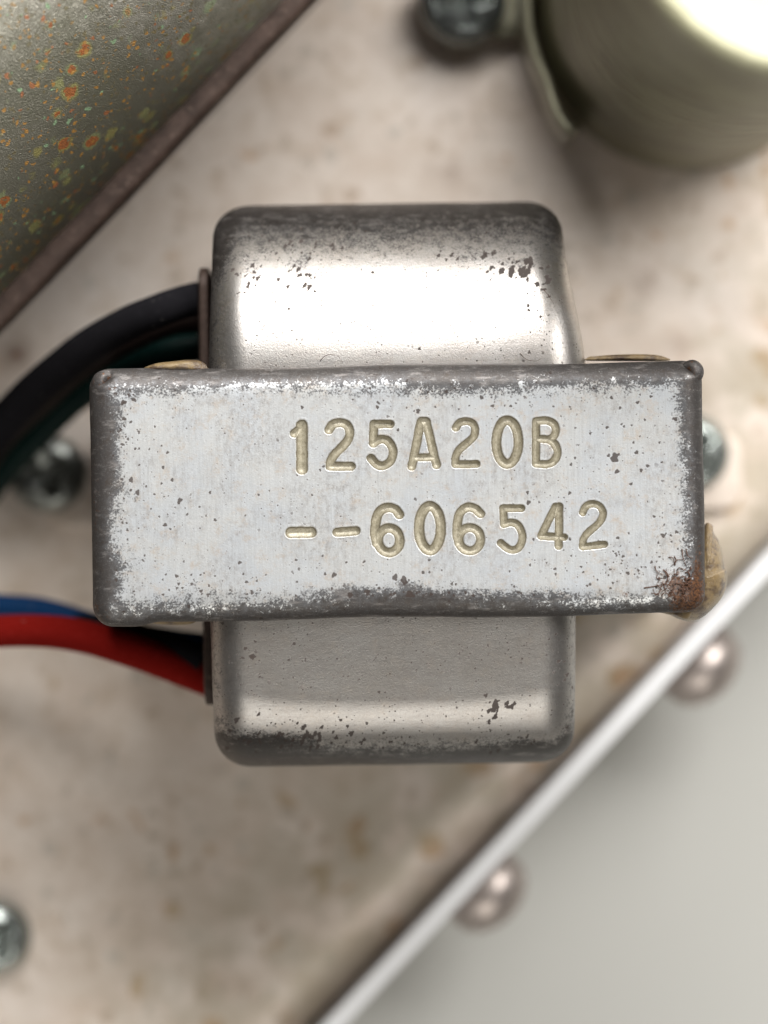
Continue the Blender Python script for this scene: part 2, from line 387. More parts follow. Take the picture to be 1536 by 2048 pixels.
# ------------------------------------------------------------------ front panel seen on edge
loc = (strip_c[0], strip_c[1], 0)
V, F = rbox((110, .64, 8.1), .09, (60, 3, 6), 3)
V[:, 1] += .05 * np.sin(V[:, 0] * .08)
p = mesh('front_panel', V + np.array([0, 0, -5.85]), F, m_white)
p.location = Vector(loc) * S; p.rotation_euler = (0, 0, TH)
tag(p, 'white enamelled metal panel seen on edge along the bent chassis edge', 'panel')

# ------------------------------------------------------------------ screws
def head_profile(R, H, n=14):
    return [(0.0, 0)] and [(R * .98, 0), (R, H * .12)] + [(R * math.cos(a), H * .12 + H * .88 * math.sin(a)) for a in np.linspace(.12, math.pi / 2, n)]
def screw_head(name, R, H, mat, parent, recess=True):
    """pan head with a cross recess pressed into it"""
    nr, nt = 46, 128
    rr = np.linspace(0, 1, nr) ** .8; th = np.linspace(0, 2 * math.pi, nt, endpoint=False)
    RR, TT = np.meshgrid(rr, th, indexing='ij')
    x, y = R * RR * np.cos(TT), R * RR * np.sin(TT)
    z = .25 * H + .75 * H * np.sqrt(np.clip(1 - RR ** 2.6, 0, 1))
    if recess:
        wd = .17 * R; L = .62 * R
        for u, v in ((x, y), (y, x)):
            m = sstep(wd * 1.35, wd * .75, np.abs(u)) * sstep(L * 1.1, L * .85, np.abs(v))
            z = np.minimum(z, z * (1 - m) + m * (H * .98 - H * .75 * (1 - .55 * np.abs(v) / L)))
    V = np.stack([x, y, z], -1).reshape(-1, 3)
    F = grid_faces(nr, nt, wrap_v=True)
    ring = V[-nt:].copy(); ring[:, 2] = 0; V = np.vstack([V, ring]); b = (nr - 1) * nt
    side = np.array([(b + i, nr * nt + i, nr * nt + (i + 1) % nt, b + (i + 1) % nt) for i in range(nt)])
    return mesh(name, V, np.vstack([F, side]), mat, parent)
def washer(parent, R0, R1, h, mat):
    V, F = lathe([(R0, 0), (R1, 0), (R1 + .02, h * .5), (R1 - .1, h), (R0, h)], 64); return mesh('washer', V, F, mat, parent)
def screw(px, py, z, R, H, mat, label, rz, tilt=(0, 0), wash=0.0):
    e = empty('phillips_screw', W(px, py, z), rz); tag(e, label, 'screw', 'cross head screws on the chassis')
    if wash: washer(e, R * .5, R * wash, .45, mat)
    h = screw_head('head', R, H, mat, e); h.location = (0, 0, .0005 if wash else 0)
    h.rotation_euler = (tilt[0], tilt[1], 0)
    return e
screw(96, 946, 1.3, 2.95, 2.1, m_screw_mid, 'dark cross head screw under the green lead, left of the small transformer', .35)
screw(1380, 905, 1.3, 2.9, 2.1, m_screw, 'pale screw head half hidden behind the right end of the small transformer', .8)
screw(-10, 1872, 0.05, 2.75, 2.2, m_screw, 'pale grey screw head cut off at the lower left edge of the picture', .6)
screw(925, 6, 3.0, 3.2, 2.4, m_screw_dark, 'dark cross head screw on the clamp beside the capacitor', .2, wash=0)

# screws in the outer face of the panel, lying on their side
def side_screw(px, py, label):
    x, y, z = W(px, py, -3.4)
    al = np.array([x, y]) @ A; base = A * al + Nn * (EN + .64)
    e = empty('panel_screw', (base[0], base[1], -3.4)); tag(e, label, 'screw', 'round head screws in the white panel')
    V, F = lathe([(1.6, 0), (3.3, .0), (3.35, 1.3)] + [(3.35 * math.cos(a), 1.4 + 2.5 * math.sin(a)) for a in np.linspace(.05, math.pi / 2, 14)], 64)
    M3 = np.array([[A[0], 0, Nn[0]], [A[1], 0, Nn[1]], [0, 1, 0]])     # local z -> outwards
    o = mesh('head', V @ M3.T, F, m_nickel, e)
    return e
side_screw(1405, 1335, 'round nickel screw head on the white panel, nearer the glue blob')
side_screw(985, 1795, 'round nickel screw head on the white panel, nearer the bottom of the picture')

# ------------------------------------------------------------------ large rusted transformer, upper left
p1 = np.array(W(545, 21, 23)[:2]); p0 = np.array(W(0, 588, 23)[:2])
d = (p1 - p0) / np.linalg.norm(p1 - p0); ang = math.atan2(d[1], d[0]); nrm = np.array([d[1], -d[0]])
mid = (p0 + p1) / 2 + d * 4
HX, HY = 46.0, 31.0
base = mid - nrm * HY
big = empty('large_transformer', (base[0], base[1], 0), ang)
tag(big, 'large square transformer with a pitted zinc cover freckled with rust and verdigris', 'transformer')
V, F = rbox((HX, HY, 19), (16, 15, 18.5), (140, 90, 2), 30)
V[:, 2] += .10 * fbm(V[:, 0], V[:, 1], 3, 3, .12) - .0065 * np.clip(V[:, 1] + HY - 7, 0, 99) ** 2 * (V[:, 2] > 0)
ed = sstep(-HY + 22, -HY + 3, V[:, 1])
o = mesh('cover', V + np.array([0, 0, 20.5]), F, m_cover, big, attrs={'wear_shade': np.clip(ed * (.45 + .55 * sstep(15, -12, V[:, 0])), 0, 1)})
V, F = rbox((HX + 1.7, HY + 1.55, 1.9), .7, (60, 60, 2), 4); V[:, 1] += .10 * np.sin(V[:, 0] * .13)
mesh('flange', V + np.array([0, 0, 20.2]), F, m_rusty, big)
V, F = rbox((HX - 1, HY - .2, 9.15), .6, (4, 4, 2), 3); mesh('lamination_stack', V + np.array([0, 0, 9.3]), F, m_rusty, big)

# ------------------------------------------------------------------ capacitor, upper right
cb = np.array([22.5, 36.75, 0.0]); ct = np.array([25.0, 36.9, 70.0])
cap = empty('filter_capacitor', cb); tag(cap, 'tall olive grey aluminium can capacitor with a bright white top', 'capacitor')
shear = np.eye(3); shear[0, 2] = (ct[0] - cb[0]) / 70; shear[1, 2] = (ct[1] - cb[1]) / 70
V, F = lathe([(11.0, 0.1), (11.35, .8)] + [(11.35 - .25 * t, .8 + t * 68) for t in np.linspace(0, 1, 60)], 160)
mesh('can', V @ shear.T, F, m_capside, cap)
V, F = lathe([(11.1, 68.8), (11.25, 69.3), (11.2, 69.9), (10.9, 70.35), (10.4, 70.4), (9.95, 70.2), (9.8, 69.7)], 160)
mesh('rolled_rim', V @ shear.T, F, m_caprim, cap)
V, F = lathe([(9.82, 69.72), (9.0, 69.65), (7.0, 69.75), (4, 69.9), (.01, 69.95)], 96)
mesh('top_disc', V @ shear.T, F, m_captop, cap)
# clamp band with its ear
cl = empty('capacitor_clamp', cb); tag(cl, 'plated clamp band round the foot of the capacitor with a screwed ear', 'clamp')
a0, a1 = R_(120), R_(227)
ths = np.linspace(a0, a1, 70); P = []
for th in ths:
    lift = .9 * sstep(R_(206), R_(225), th)
    for rr, zz in ((11.45, 3.0), (12.5 + lift * .2, 3.0), (12.7 + lift, 3.6), (12.7 + lift, 13.0), (12.55 + lift, 13.4), (12.05 + lift, 13.4), (11.9 + lift, 13.0), (11.75, 3.6)):
        P.append((rr * math.cos(th), rr * math.sin(th), zz + .35 * math.sin(th * 5)))
F = [tuple(f) for f in grid_faces(len(ths), 8, wrap_v=True)] + [tuple(range(8)), tuple(range(len(P) - 1, len(P) - 9, -1))]
mesh('band', P, F, m_clamp, cl)
ex, ey, _ = W(922, 12, 2); V, F = rbox((3.6, 2.4, .55), (1.4, 1.4, .3), (8, 8, 2), 4)
mesh('ear', V + np.array([ex - cb[0] + 1.5, ey - cb[1], 2.42]), F, m_clamp, cl)
V, F = rbox((1.4, 3.0, 1.1), (.4, .4, .3), (4, 4, 2), 3)
mesh('standoff', V + np.array([ex - cb[0] + .2, ey - cb[1], 1.1]), F, m_clamp, cl)

# ------------------------------------------------------------------ the small transformer
SC = W(795, 983, FACE)
RZ = R_(.85)
tr = empty('small_transformer', (SC[0], SC[1], 0), RZ)
tag(tr, 'small tin plated transformer stamped 125A20B --606542 between two domed end bells', 'transformer')
cr, sr = math.cos(RZ), math.sin(RZ)
def L(px, py, z):                                    # photograph pixel -> transformer's own frame
    x, y, z = W(px, py, z); x -= SC[0]; y -= SC[1]
    return (x * cr + y * sr, -x * sr + y * cr, z)

def cp(x0, y0, sc): return lambda pts: [(x0 + a / sc, y0 + b / sc) for a, b in pts]
c1, c2, c3, c4 = cp(560, 810, 5.12), cp(840, 810, 5.12), cp(560, 980, 4.518), cp(890, 980, 4.518)
def ell(cx, cy, rx, ry, a0=0, a1=360, n=36): return [(cx + rx * math.cos(R_(a)), cy + ry * math.sin(R_(a))) for a in np.linspace(a0, a1, n)]
glyphs = [
 ('stamped_digit', [(c1([(222, 208), (226, 655)]), 11.8), (c1([(222, 225), (145, 292)]), 8.5)]),
 ('stamped_digit', [(c1([(500, 255), (540, 200), (610, 180), (675, 200), (712, 262), (700, 345), (640, 425), (560, 505), (518, 575), (512, 628), (728, 628)]), 9.2)]),
 ('stamped_digit', [(c1([(1128, 196), (960, 196), (955, 395), (1000, 360), (1060, 350), (1115, 380), (1150, 440), (1155, 510), (1125, 580), (1060, 622), (990, 610), (930, 545)]), 8.8)]),
 ('stamped_letter', [(c1([(1442, 175), (1350, 628)]), 9.0), (c2([(62, 175), (168, 612)]), 9.0), (c1([(1450, 170), (1495, 170)]), 9.5), (c1([(1375, 538), (1562, 536)]), 8.0)]),
 ('stamped_digit', [(c2([(368, 232), (400, 185), (460, 168), (525, 180), (562, 235), (550, 320), (480, 390), (410, 450), (368, 520), (362, 608), (578, 604)]), 8.0)]),
 ('stamped_digit', [(c2(ell(895, 380, 113, 225)), 9.8)]),
 ('stamped_letter', [(c2([(1188, 165), (1188, 600), (1290, 605), (1365, 580), (1408, 500), (1390, 420), (1335, 360), (1260, 348), (1190, 350)]), 8.2), (c2([(1188, 165), (1300, 160), (1370, 195), (1390, 265), (1360, 330), (1320, 350)]), 8.2)]),
 ('stamped_dash', [(c3([(98, 385), (280, 382)]), 11.5)]),
 ('stamped_dash', [(c3([(515, 382), (685, 370)]), 9.5)]),
 ('stamped_digit', [(c3([(1078, 222), (1035, 172), (965, 160), (900, 195), (866, 275), (860, 400), (875, 480)]), 9.8), (c3(ell(985, 455, 98, 110)), 9.8)]),
 ('stamped_digit', [(c3(ell(1355, 345, 98, 200)), 10.4)]),
 ('stamped_digit', [(c4([(322, 215), (270, 168), (205, 155), (145, 195), (115, 275), (108, 390), (125, 480)]), 9.2), (c4(ell(225, 445, 97, 105)), 9.2)]),
 ('stamped_digit', [(c4([(690, 165), (525, 165), (535, 310), (600, 292), (660, 320), (697, 400), (690, 480), (650, 535), (590, 540), (540, 510), (505, 480)]), 7.9)]),
 ('stamped_digit', [(c4([(1000, 150), (868, 415), (1075, 428)]), 8.0), (c4([(1030, 148), (1028, 505)]), 8.3)]),
 ('stamped_digit', [(c4([(1245, 205), (1270, 150), (1335, 125), (1400, 150), (1428, 220), (1390, 300), (1310, 370), (1255, 435), (1243, 512), (1440, 492)]), 7.5)]),
]
def densify(pts):
    pts = [np.array(p, float) for p in pts]; runs = [[pts[0]]]
    for i in range(1, len(pts)):
        runs[-1].append(pts[i])
        if i < len(pts) - 1:
            a, b = pts[i] - pts[i - 1], pts[i + 1] - pts[i]
            if a @ b < .62 * np.linalg.norm(a) * np.linalg.norm(b): runs.append([pts[i]])
    return np.vstack([smoothpath(q, 6 * len(q)) if len(q) > 2 else np.array(q) for q in runs])
def seg_dist(X, Y, poly):
    d = np.full(X.shape, 1e9)
    for (ax, ay), (bx, by) in zip(poly[:-1], poly[1:]):
        vx, vy = bx - ax, by - ay; L2 = vx * vx + vy * vy + 1e-12
        t = np.clip(((X - ax) * vx + (Y - ay) * vy) / L2, 0, 1)
        d = np.minimum(d, np.hypot(X - ax - t * vx, Y - ay - t * vy))
    return d

HW, HH, SR = 20.5, 8.45, 1.35
def build_strap():
    lx0, ly0, _ = L(560, 1130, FACE); lx1, ly1, _ = L(1235, 815, FACE)
    xs = np.concatenate([np.linspace(-(HW - SR), lx0, 190, endpoint=False), np.linspace(lx0, lx1, 560, endpoint=False), np.linspace(lx1, HW - SR, 110)])
    ys = np.concatenate([np.linspace(-(HH - SR), ly0, 55, endpoint=False), np.linspace(ly0, ly1, 260, endpoint=False), np.linspace(ly1, HH - SR, 50)])
    hz = 8.0
    V, F = rbox((HW, HH, hz), SR, (xs, ys, 10), 9, faces='xXyYZ')
    # the channel: sides reach down along the core
    top = hz; z = V[:, 2].copy()
    X, Y = V[:, 0].copy(), V[:, 1].copy()
    up = sstep(hz - SR * 1.1, hz - .02, z)
    # uneven hand-bent edges
    edgey = sstep(HH - 2.4, HH, np.abs(Y)); edgex = sstep(HW - 2.4, HW, np.abs(X))
    V[:, 1] += np.sign(Y) * edgey * (.07 * np.sin(X * .31 + np.sign(Y)) + .05 * fbm(X, Y, 8, 3, .5))
    V[:, 0] += np.sign(X) * edgex * (.05 * fbm(X, Y, 9, 3, .45))
    V[:, 1] -= np.where(Y < 0, .35 * sstep(-15.8, -17.8, X) * edgey, 0)               # bulge at the lower left corner
    V[:, 1] += np.where(Y < 0, .0, 0)
    V[:, 2] += up * (.035 * fbm(X, Y, 12, 3, .16) - .18 * (edgey ** 2) * (1 - edgex))
    # dog-ear folds: a pit and a crease in the upper corners
    for px, py, sx in ((210, 757, -1), (1382, 733, 1)):
        qx, qy, _ = L(px, py, FACE)
        d = np.hypot((X - qx) * 1.0 + (Y - qy) * .45 * sx, (Y - qy) * 1.1)
        V[:, 2] -= .75 * np.exp(-(d / .33) ** 2)
    # stamped characters
    Vn = V.copy(); mask = (np.abs(X) < HW - SR) & (np.abs(Y) < HH - SR) & (z > hz - .01)
    ids = np.full(len(V), -1); fill = np.zeros(len(V)); depth = np.zeros(len(V)); halo = np.zeros(len(V)); umin = np.full(len(V), 3.0)
    gdep = np.random.default_rng(2).uniform(.25, .37, len(glyphs)); wob = .028 * fbm(X * 5, Y * 5, 20, 3, .9)
    for gi, (nm, strokes) in enumerate(glyphs):
        for pts, hw in strokes:
            P = densify(pts); PL = np.array([L(a, b, FACE)[:2] for a, b in P]); hwm = hw / 30.0
            bb = mask & (X > PL[:, 0].min() - 1) & (X < PL[:, 0].max() + 1) & (Y > PL[:, 1].min() - 1) & (Y < PL[:, 1].max() + 1)
            d = seg_dist(X[bb], Y[bb], PL) + wob[bb]
            u = np.clip(d / hwm, 0, 3)
            dep = gdep[gi] * np.clip(1 - u ** 1.5, 0, 1) ** .75
            better = dep > depth[bb]
            idx = np.where(bb)[0]
            depth[idx[better]] = dep[better]; ids[idx[(u < 1.0)]] = gi
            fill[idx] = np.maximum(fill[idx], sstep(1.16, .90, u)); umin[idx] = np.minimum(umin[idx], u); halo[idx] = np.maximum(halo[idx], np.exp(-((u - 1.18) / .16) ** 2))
    V[:, 2] -= depth; V[:, 2] += .005 * halo * (fill < .5)
    # wear along bends, rust at corners
    ex = HW - np.abs(X); ey = HH - np.abs(Y)
    lowf = .30 * fbm(X, Y, 31, 4, .7) + .38 * fbm(X, Y, 33, 2, .22)
    e1 = np.where(Y > 0, 1.75, 1.45) ; e2 = np.where(X < 0, 1.9, 1.7)
    e1 = e1 - .55; e2 = e2 - .58
    wear_shade = np.maximum(sstep(e1 + 1.7, e1 - 1.0, ey + lowf), sstep(e2 + 1.7, e2 - 1.0, ex + lowf)) * 1.35
    def blob(px, py, rx, ry, k):
        qx, qy, _ = L(px, py, FACE); return k * np.exp(-((X - qx) / rx) ** 2 - ((Y - qy) / ry) ** 2)
    wear_shade = wear_shade + blob(245, 830, .7, 1.3, .42) + blob(265, 985, .9, .9, .38) + blob(330, 1090, 1.6, 1.6, .22) + blob(345, 960, .8, 1.4, .26) + blob(270, 1120, 1.6, 1.0, .32) \
        + blob(815, 1165, .9, .5, .5) + blob(700, 1180, 1.2, .5, .45) + blob(1150, 850, 2.5, .8, .16) + blob(1080, 830, 2.5, .5, .18) + blob(590, 985, .22, .7, .45) + blob(1300, 990, 1.4, 2.5, .12) + blob(215, 900, 1.0, 3.6, .38) + blob(230, 1150, 1.6, 1.6, .45) + blob(400, 1180, 4.0, .9, .42) + blob(860, 1190, 5.5, 1.0, .45) \
        + blob(290, 800, 3, .6, .15) + blob(650, 1185, 3, .8, .3) + blob(250, 990, 1.2, 2.5, .18) + blob(1180, 800, 4.5, .7, .2) + blob(800, 790, 8, .5, .3) + blob(1140, 1185, 5, .6, .3)
    wear_shade = np.where(fill > .3, 0, wear_shade) - .03
    rust = blob(1375, 1195, 1.1, 1.0, .95) + blob(1350, 1165, 1.4, 1.2, .62) + blob(1250, 1190, .5, .35, .6) + blob(1395, 1130, .45, 2.0, .5) \
        + blob(222, 778, .7, .4, .55) + blob(1390, 735, .6, .6, .7) + blob(205, 1215, 1.0, .8, .4) + blob(195, 1010, .4, 3, .35) + blob(1290, 1130, 2.2, 1.8, .12) \
        + .28 * sstep(.9, .1, ey) * (Y < 0) + .2 * sstep(.8, .1, ex)
    V[:, 2] += FACE - hz
    # stretch the side walls down to the chassis at the ends, a short lip along the sides
    low = V[:, 2] < FACE - SR - .3
    span = (FACE - SR - V[:, 2]) / (2 * hz - SR)
    endw = np.abs(V[:, 0]) > HW - .6
    V[low, 2] = FACE - SR - span[low] * np.where(endw[low], FACE - SR - .1, FACE - SR - 3.0)
    me = bpy.data.meshes.new('tmp'); me.from_pydata([tuple(v) for v in V], [], [tuple(f) for f in F]); me.update()
    me.polygons.foreach_set('use_smooth', np.ones(len(F), bool))
    nr = np.zeros(len(V) * 3, np.float32); me.vertex_normals.foreach_get('vector', nr); nr = nr.reshape(-1, 3); bpy.data.meshes.remove(me)
    fid = ids[F]; fm = (umin[F].mean(1) < .97) & (fid.max(1) >= 0)
    pit = np.zeros(len(V)); top_i = np.where(mask)[0]; TX, TY = X[top_i], Y[top_i]; pr = random.Random(5)
    dots = [(1229, 916, 8.5), (1234, 943, 4.5), (1214, 855, 3.2), (1350, 838, 4.5), (1273, 905, 4), (1295, 932, 3.4), (1240, 816, 3), (1275, 805, 3.4), (1302, 793, 3), (1267, 885, 2.6),
            (1248, 853, 2.6), (1217, 911, 3.4), (1262, 968, 3.2), (1150, 916, 2.6), (1142, 929, 3), (1057, 1005, 4.5), (1308, 1033, 3), (1326, 1071, 4.5), (1353, 1064, 3.5), (836, 822, 4.5), (796, 860, 3),
            (963, 795, 4), (985, 812, 3.4), (640, 940, 2.6), (650, 1148, 3), (592, 1120, 2.6), (330, 1050, 4), (360, 1000, 4.5), (344, 960, 3.4), (275, 985, 5), (262, 960, 5), (335, 905, 3), (420, 985, 3), (430, 1040, 3.2),
            (247, 805, 5.5), (268, 800, 4), (248, 838, 4), (241, 860, 3.5), (790, 1155, 6), (808, 1160, 7), (668, 1150, 5), (735, 1185, 6), (700, 1190, 5), (820, 1190, 8), (1060, 1130, 2.6), (1110, 1138, 3)]
    for cx_, cy_, sx_, sy_, n_ in ((1270, 880, 70, 90, 34), (300, 1020, 60, 90, 60), (850, 1182, 150, 14, 70), (1250, 1140, 90, 35, 90), (420, 1170, 90, 20, 50), (260, 840, 24, 50, 46), (900, 960, 350, 130, 26), (1000, 800, 200, 15, 40)):
        dots += [(pr.gauss(cx_, sx_), pr.gauss(cy_, sy_), pr.uniform(.7, 2.6) if pr.random() < .8 else pr.uniform(2, 3.8)) for _ in range(n_)]
    for px, py, rr_ in dots:
        qx, qy, _ = L(px, py, FACE); rm = rr_ / 30; k = np.abs(TX - qx) + np.abs(TY - qy) < 4 * rm
        tq = np.arctan2(TY[k] - qy, TX[k] - qx); an = 1 + .16 * np.sin(3 * tq + px) + .15 * np.sin(2 * tq + py) + .10 * np.sin(5 * tq + px * 3)
        pit[top_i[k]] = np.maximum(pit[top_i[k]], sstep(1.35, .65, np.hypot(TX[k] - qx, TY[k] - qy) / (rm * an)))
    for px, py, ln in ((592, 988, 22), (590, 975, 14), (761, 988, 12), (296, 1040, 60), (297, 880, 30), (540, 1000, 16), (600, 1180, 10), (1115, 1170, 10)):   # scratches along the strap's grain
        qx, qy, _ = L(px, py, FACE); k = np.abs(TY - qy) < ln / 30
        pit[top_i[k]] = np.maximum(pit[top_i[k]], .55 * np.exp(-((TX[k] - qx + .05 * np.sin(TY[k] * 6)) / .045) ** 2) * (np.sin(TY[k] * 23 + px) > -.5))
    pit = np.where(fill > .3, 0, pit); V[:, 2] -= .008 * pit
    A_ = {'edge': sstep(.45, 1.0, umin), 'pit': pit, 'wear_shade': wear_shade, 'fill': np.clip(fill, 0, 1) * .95, 'rust': rust}
    def sub(name, sel, mat, parent):
        Fs = F[sel]; used, inv = np.unique(Fs, return_inverse=True)
        return mesh(name, V[used], inv.reshape(Fs.shape), mat, parent, attrs={k: a[used] for k, a in A_.items()}, normals=nr[used])
    strap = sub('strap', ~fm, m_strap, tr)
    gid = fid.max(1)
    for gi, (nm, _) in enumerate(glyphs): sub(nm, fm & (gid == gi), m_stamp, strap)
    return strap
strap = build_strap()
# mounting feet
for sx in (-1, 1):
    V, F = rbox((3.2, 2.9, .6), (1.6, 1.6, .25), (8, 8, 2), 5)
    mesh('mounting_foot', V + np.array([sx * (HW + 2.0), 0.6 if sx < 0 else 1.4, .62]), F, m_chassis, tr,
         attrs={'wear_shade': np.zeros(len(V)), 'rust': np.zeros(len(V)), 'stain': np.zeros(len(V))})
# folded corner nubs of the strap
for px, py, sx in ((207, 766, -1), (1384, 744, 1)):
    q = L(px, py, FACE - .80)
    n1, n2 = 26, 40
    ph = np.linspace(0, math.pi, n1); th = np.linspace(0, 2 * math.pi, n2, endpoint=False); PH, T2 = np.meshgrid(ph, th, indexing='ij')
    X = .80 * np.sin(PH) * np.cos(T2); Y = .82 * np.sin(PH) * np.sin(T2); Z = .55 * np.cos(PH)
    k = np.exp(-(((X + sx * .42) / .3) ** 2 + ((Y + .12) / .42) ** 2)); Z = np.where(Z > 0, Z - .45 * k, Z); Z += .05 * fbm(X * 4, Y * 4, 5, 2, 1)
    V = np.stack([X, Y, Z], -1).reshape(-1, 3) + np.array(q)
    mesh('folded_corner', V, grid_faces(n1, n2, wrap_v=True), m_strap, strap,
         attrs={'wear_shade': np.full(len(V), 1.3), 'fill': np.zeros(len(V)), 'rust': (.38 + .6 * k).ravel()})
# steel core hidden under the strap
V, F = rbox((HW - 1.0, HH - .5, 15.8), .3, (4, 4, 4), 2)
mesh('core', V + np.array([0, 0, 16.0]), F, m_core, tr)

# end bells
def bell(sgn):
    hx = 12.25
    x_mid = (L(785, 600, 26)[0] if sgn > 0 else L(788, 1400, 26)[0])
    yo = 20.1 if sgn > 0 else 18.75
    ya = 6.0                                        # hidden start under the strap
    zt, r = 33.6, 2.5
    hy = (yo - ya) / 2 + 4; hz = 16.0
    V, F = rbox((hx, hy, hz), (r, r, r), (330, 210, 26), 12)
    X, Y = V[:, 0].copy(), V[:, 1].copy() + (yo - hy)   # Y distance outwards from strap middle
    Z = V[:, 2].copy() - hz                              # 0 at the top
    ts = .56; a = 12.6 if sgn > 0 else 11.0; b = 12.5 if sgn > 0 else 7.5
    y0 = 7.7
    t = np.clip((Y - y0) / (yo + .25 - y0), 0, .996)
    if sgn > 0: drop = b * (1 - np.sqrt(1 - t ** 2.0))
    else:
        te = ts - .13 * (np.abs(X) / hx) ** 3; lin = 1.15 * np.minimum(t, te) / ts      # nearly flat slanting field, then a turned-down lip
        tt = np.clip((t - te) / (1 - te), 0, .99); drop = lin + 1.0 * tt + 6.2 * (1 - np.sqrt(1 - tt ** 2.0))
    hk = np.clip((Z + 2 * hz) / (2 * hz), 0, 1)
    Z = Z - drop * hk
    crown = .25 * (X / hx) ** 2 * hk; Z -= crown
    fl = 1 + .045 * sstep(18, 6, Y) * (1 if sgn > 0 else .2)
    rgt = sgn > 0
    Xn = X * fl - .55 * sstep(7, 19, Y) * sstep(0, hx, X) * (1 if sgn > 0 else 0) + (.25 * sstep(18, 7, Y) if sgn > 0 else 0)
    dent = .05 * fbm(X, Y, 40 + sgn, 3, .28); Z += dent * hk
    Yn = Y + .05 * fbm(X, Z, 50, 3, .4) * sstep(yo - 3, yo, Y)
    # rubbed plating, plus shade painted on the turned-down rim and left side
    def bl(px, py, rx, ry, k):
        qx, qy, _ = L(px, py, 30); return k * np.exp(-((Xn + x_mid - qx) / rx) ** 2 - ((sgn * Yn - qy) / ry) ** 2)
    if sgn > 0:
        wear_shade = 1.35 * sstep(yo - 7.2, yo + .6, Y) + .95 * sstep(hx - 2.0, hx - .3, -X) + .30 * sstep(hx - 1.4, hx, X) \
            + bl(1040, 530, 1.6, .6, .42) + bl(1100, 560, .6, 1.8, .45) + bl(600, 540, .8, .9, .42) + bl(500, 545, .7, 1.2, .42) + bl(940, 515, 1, .4, .35) \
            + .12 * sstep(yo - 7, yo - 3.5, Y)
    else:
        wear_shade = 1.75 * sstep(yo - 3.4, yo + .2, Y) + .75 * sstep(hx - 2.2, hx - .2, -X) + .62 * sstep(hx - 1.7, hx, X) \
            + bl(480, 1500, 2.2, 1.2, .5) + bl(560, 1478, 2.2, .7, .42) + bl(1060, 1500, 3.0, .8, .4) + bl(1135, 1440, .6, 2.5, .35) + bl(990, 1408, .8, .35, .55) + bl(505, 1308, .55, .35, .6) + bl(600, 1480, 1.6, .5, .4) + bl(520, 1470, 2.0, 1.0, .35) + bl(650, 1325, 3.5, .7, .17) + bl(490, 1455, 1, 2, .2)
    rust = .35 * sstep(yo - 2, yo, Y) + .3 * sstep(hx - 1, hx, np.abs(X)) + (bl(505, 1308, .5, .3, .4) + bl(600, 1478, .6, .4, .35) if sgn < 0 else bl(1060, 545, .4, .3, .35))
    pit = np.zeros(len(V)); pr = random.Random(17 + sgn)
    if sgn > 0:
        cl = [(600, 530, 24, 30, 34, 5), (500, 555, 16, 34, 26, 5), (640, 500, 60, 20, 30, 4), (915, 515, 30, 12, 14, 5), (1000, 520, 22, 18, 22, 6), (1045, 540, 18, 14, 20, 7), (1090, 560, 14, 25, 20, 6),
              (780, 650, 230, 50, 220, 1.8), (560, 560, 90, 60, 50, 2.6), (1080, 640, 30, 60, 16, 4), (800, 470, 220, 25, 90, 3)]
    else:
        cl = [(990, 1410, 22, 10, 20, 7), (505, 1308, 12, 8, 14, 6), (520, 1345, 8, 5, 6, 4), (600, 1475, 40, 14, 36, 6), (500, 1465, 25, 20, 30, 6), (650, 1335, 100, 25, 50, 3), (780, 1350, 240, 70, 150, 2.2),
              (1000, 1310, 60, 25, 20, 3), (1120, 1400, 10, 60, 24, 4), (800, 1480, 250, 12, 70, 4)]
    for cx_, cy_, sx_, sy_, n_, rr_ in cl:
        for _ in range(n_):
            qx, qy, _z = L(pr.gauss(cx_, sx_), pr.gauss(cy_, sy_), 30); rm = (.25 + .75 * pr.random() ** 2.2) * rr_ * .85 / 30; el = pr.uniform(.8, 2.0) if rr_ > 3.5 else 1
            dx, dy = Xn + x_mid - qx, sgn * Yn - qy; k = (np.abs(dx) + np.abs(dy) < 4 * rm * el) & (Z > -12)
            u_, v_ = dx[k] * .8 - dy[k] * .6, dx[k] * .6 + dy[k] * .8
            tq = np.arctan2(v_, u_); an = 1 + .2 * np.sin(3 * tq + cx_ + _) + .15 * np.sin(5 * tq + _ * 3)
            pit[k] = np.maximum(pit[k], sstep(1.4, .6, np.hypot(u_, v_ / el) / (rm * an)))
    P = np.stack([Xn + x_mid, sgn * Yn, Z + zt], -1)
    P[:, 2] = np.maximum(P[:, 2], .4)
    if sgn < 0: F = F[:, ::-1]
    o = mesh('end_bell', P, F, m_bell, tr, attrs={'pit': pit, 'wear_shade': wear_shade - .06, 'fill': np.zeros(len(P)), 'rust': rust})
    return o
bu = bell(1); bl_ = bell(-1)
# side plate standing just left of the bells
x0 = L(401, 900, 24)[0]
V, F = rbox((.42, 15.1, 8.4), (.2, 1.4, 1.4), (2, 60, 20), 5)
V[:, 0] += -.35 * sstep(8, 0, np.abs(V[:, 1]))
mesh('side_plate', V + np.array([x0 + .42, .6, 17.0]), F, m_rusty, tr, attrs={'wear_shade': 1.1 + 0 * V[:, 0], 'fill': 0 * V[:, 0], 'rust': .3 + 0 * V[:, 0]})

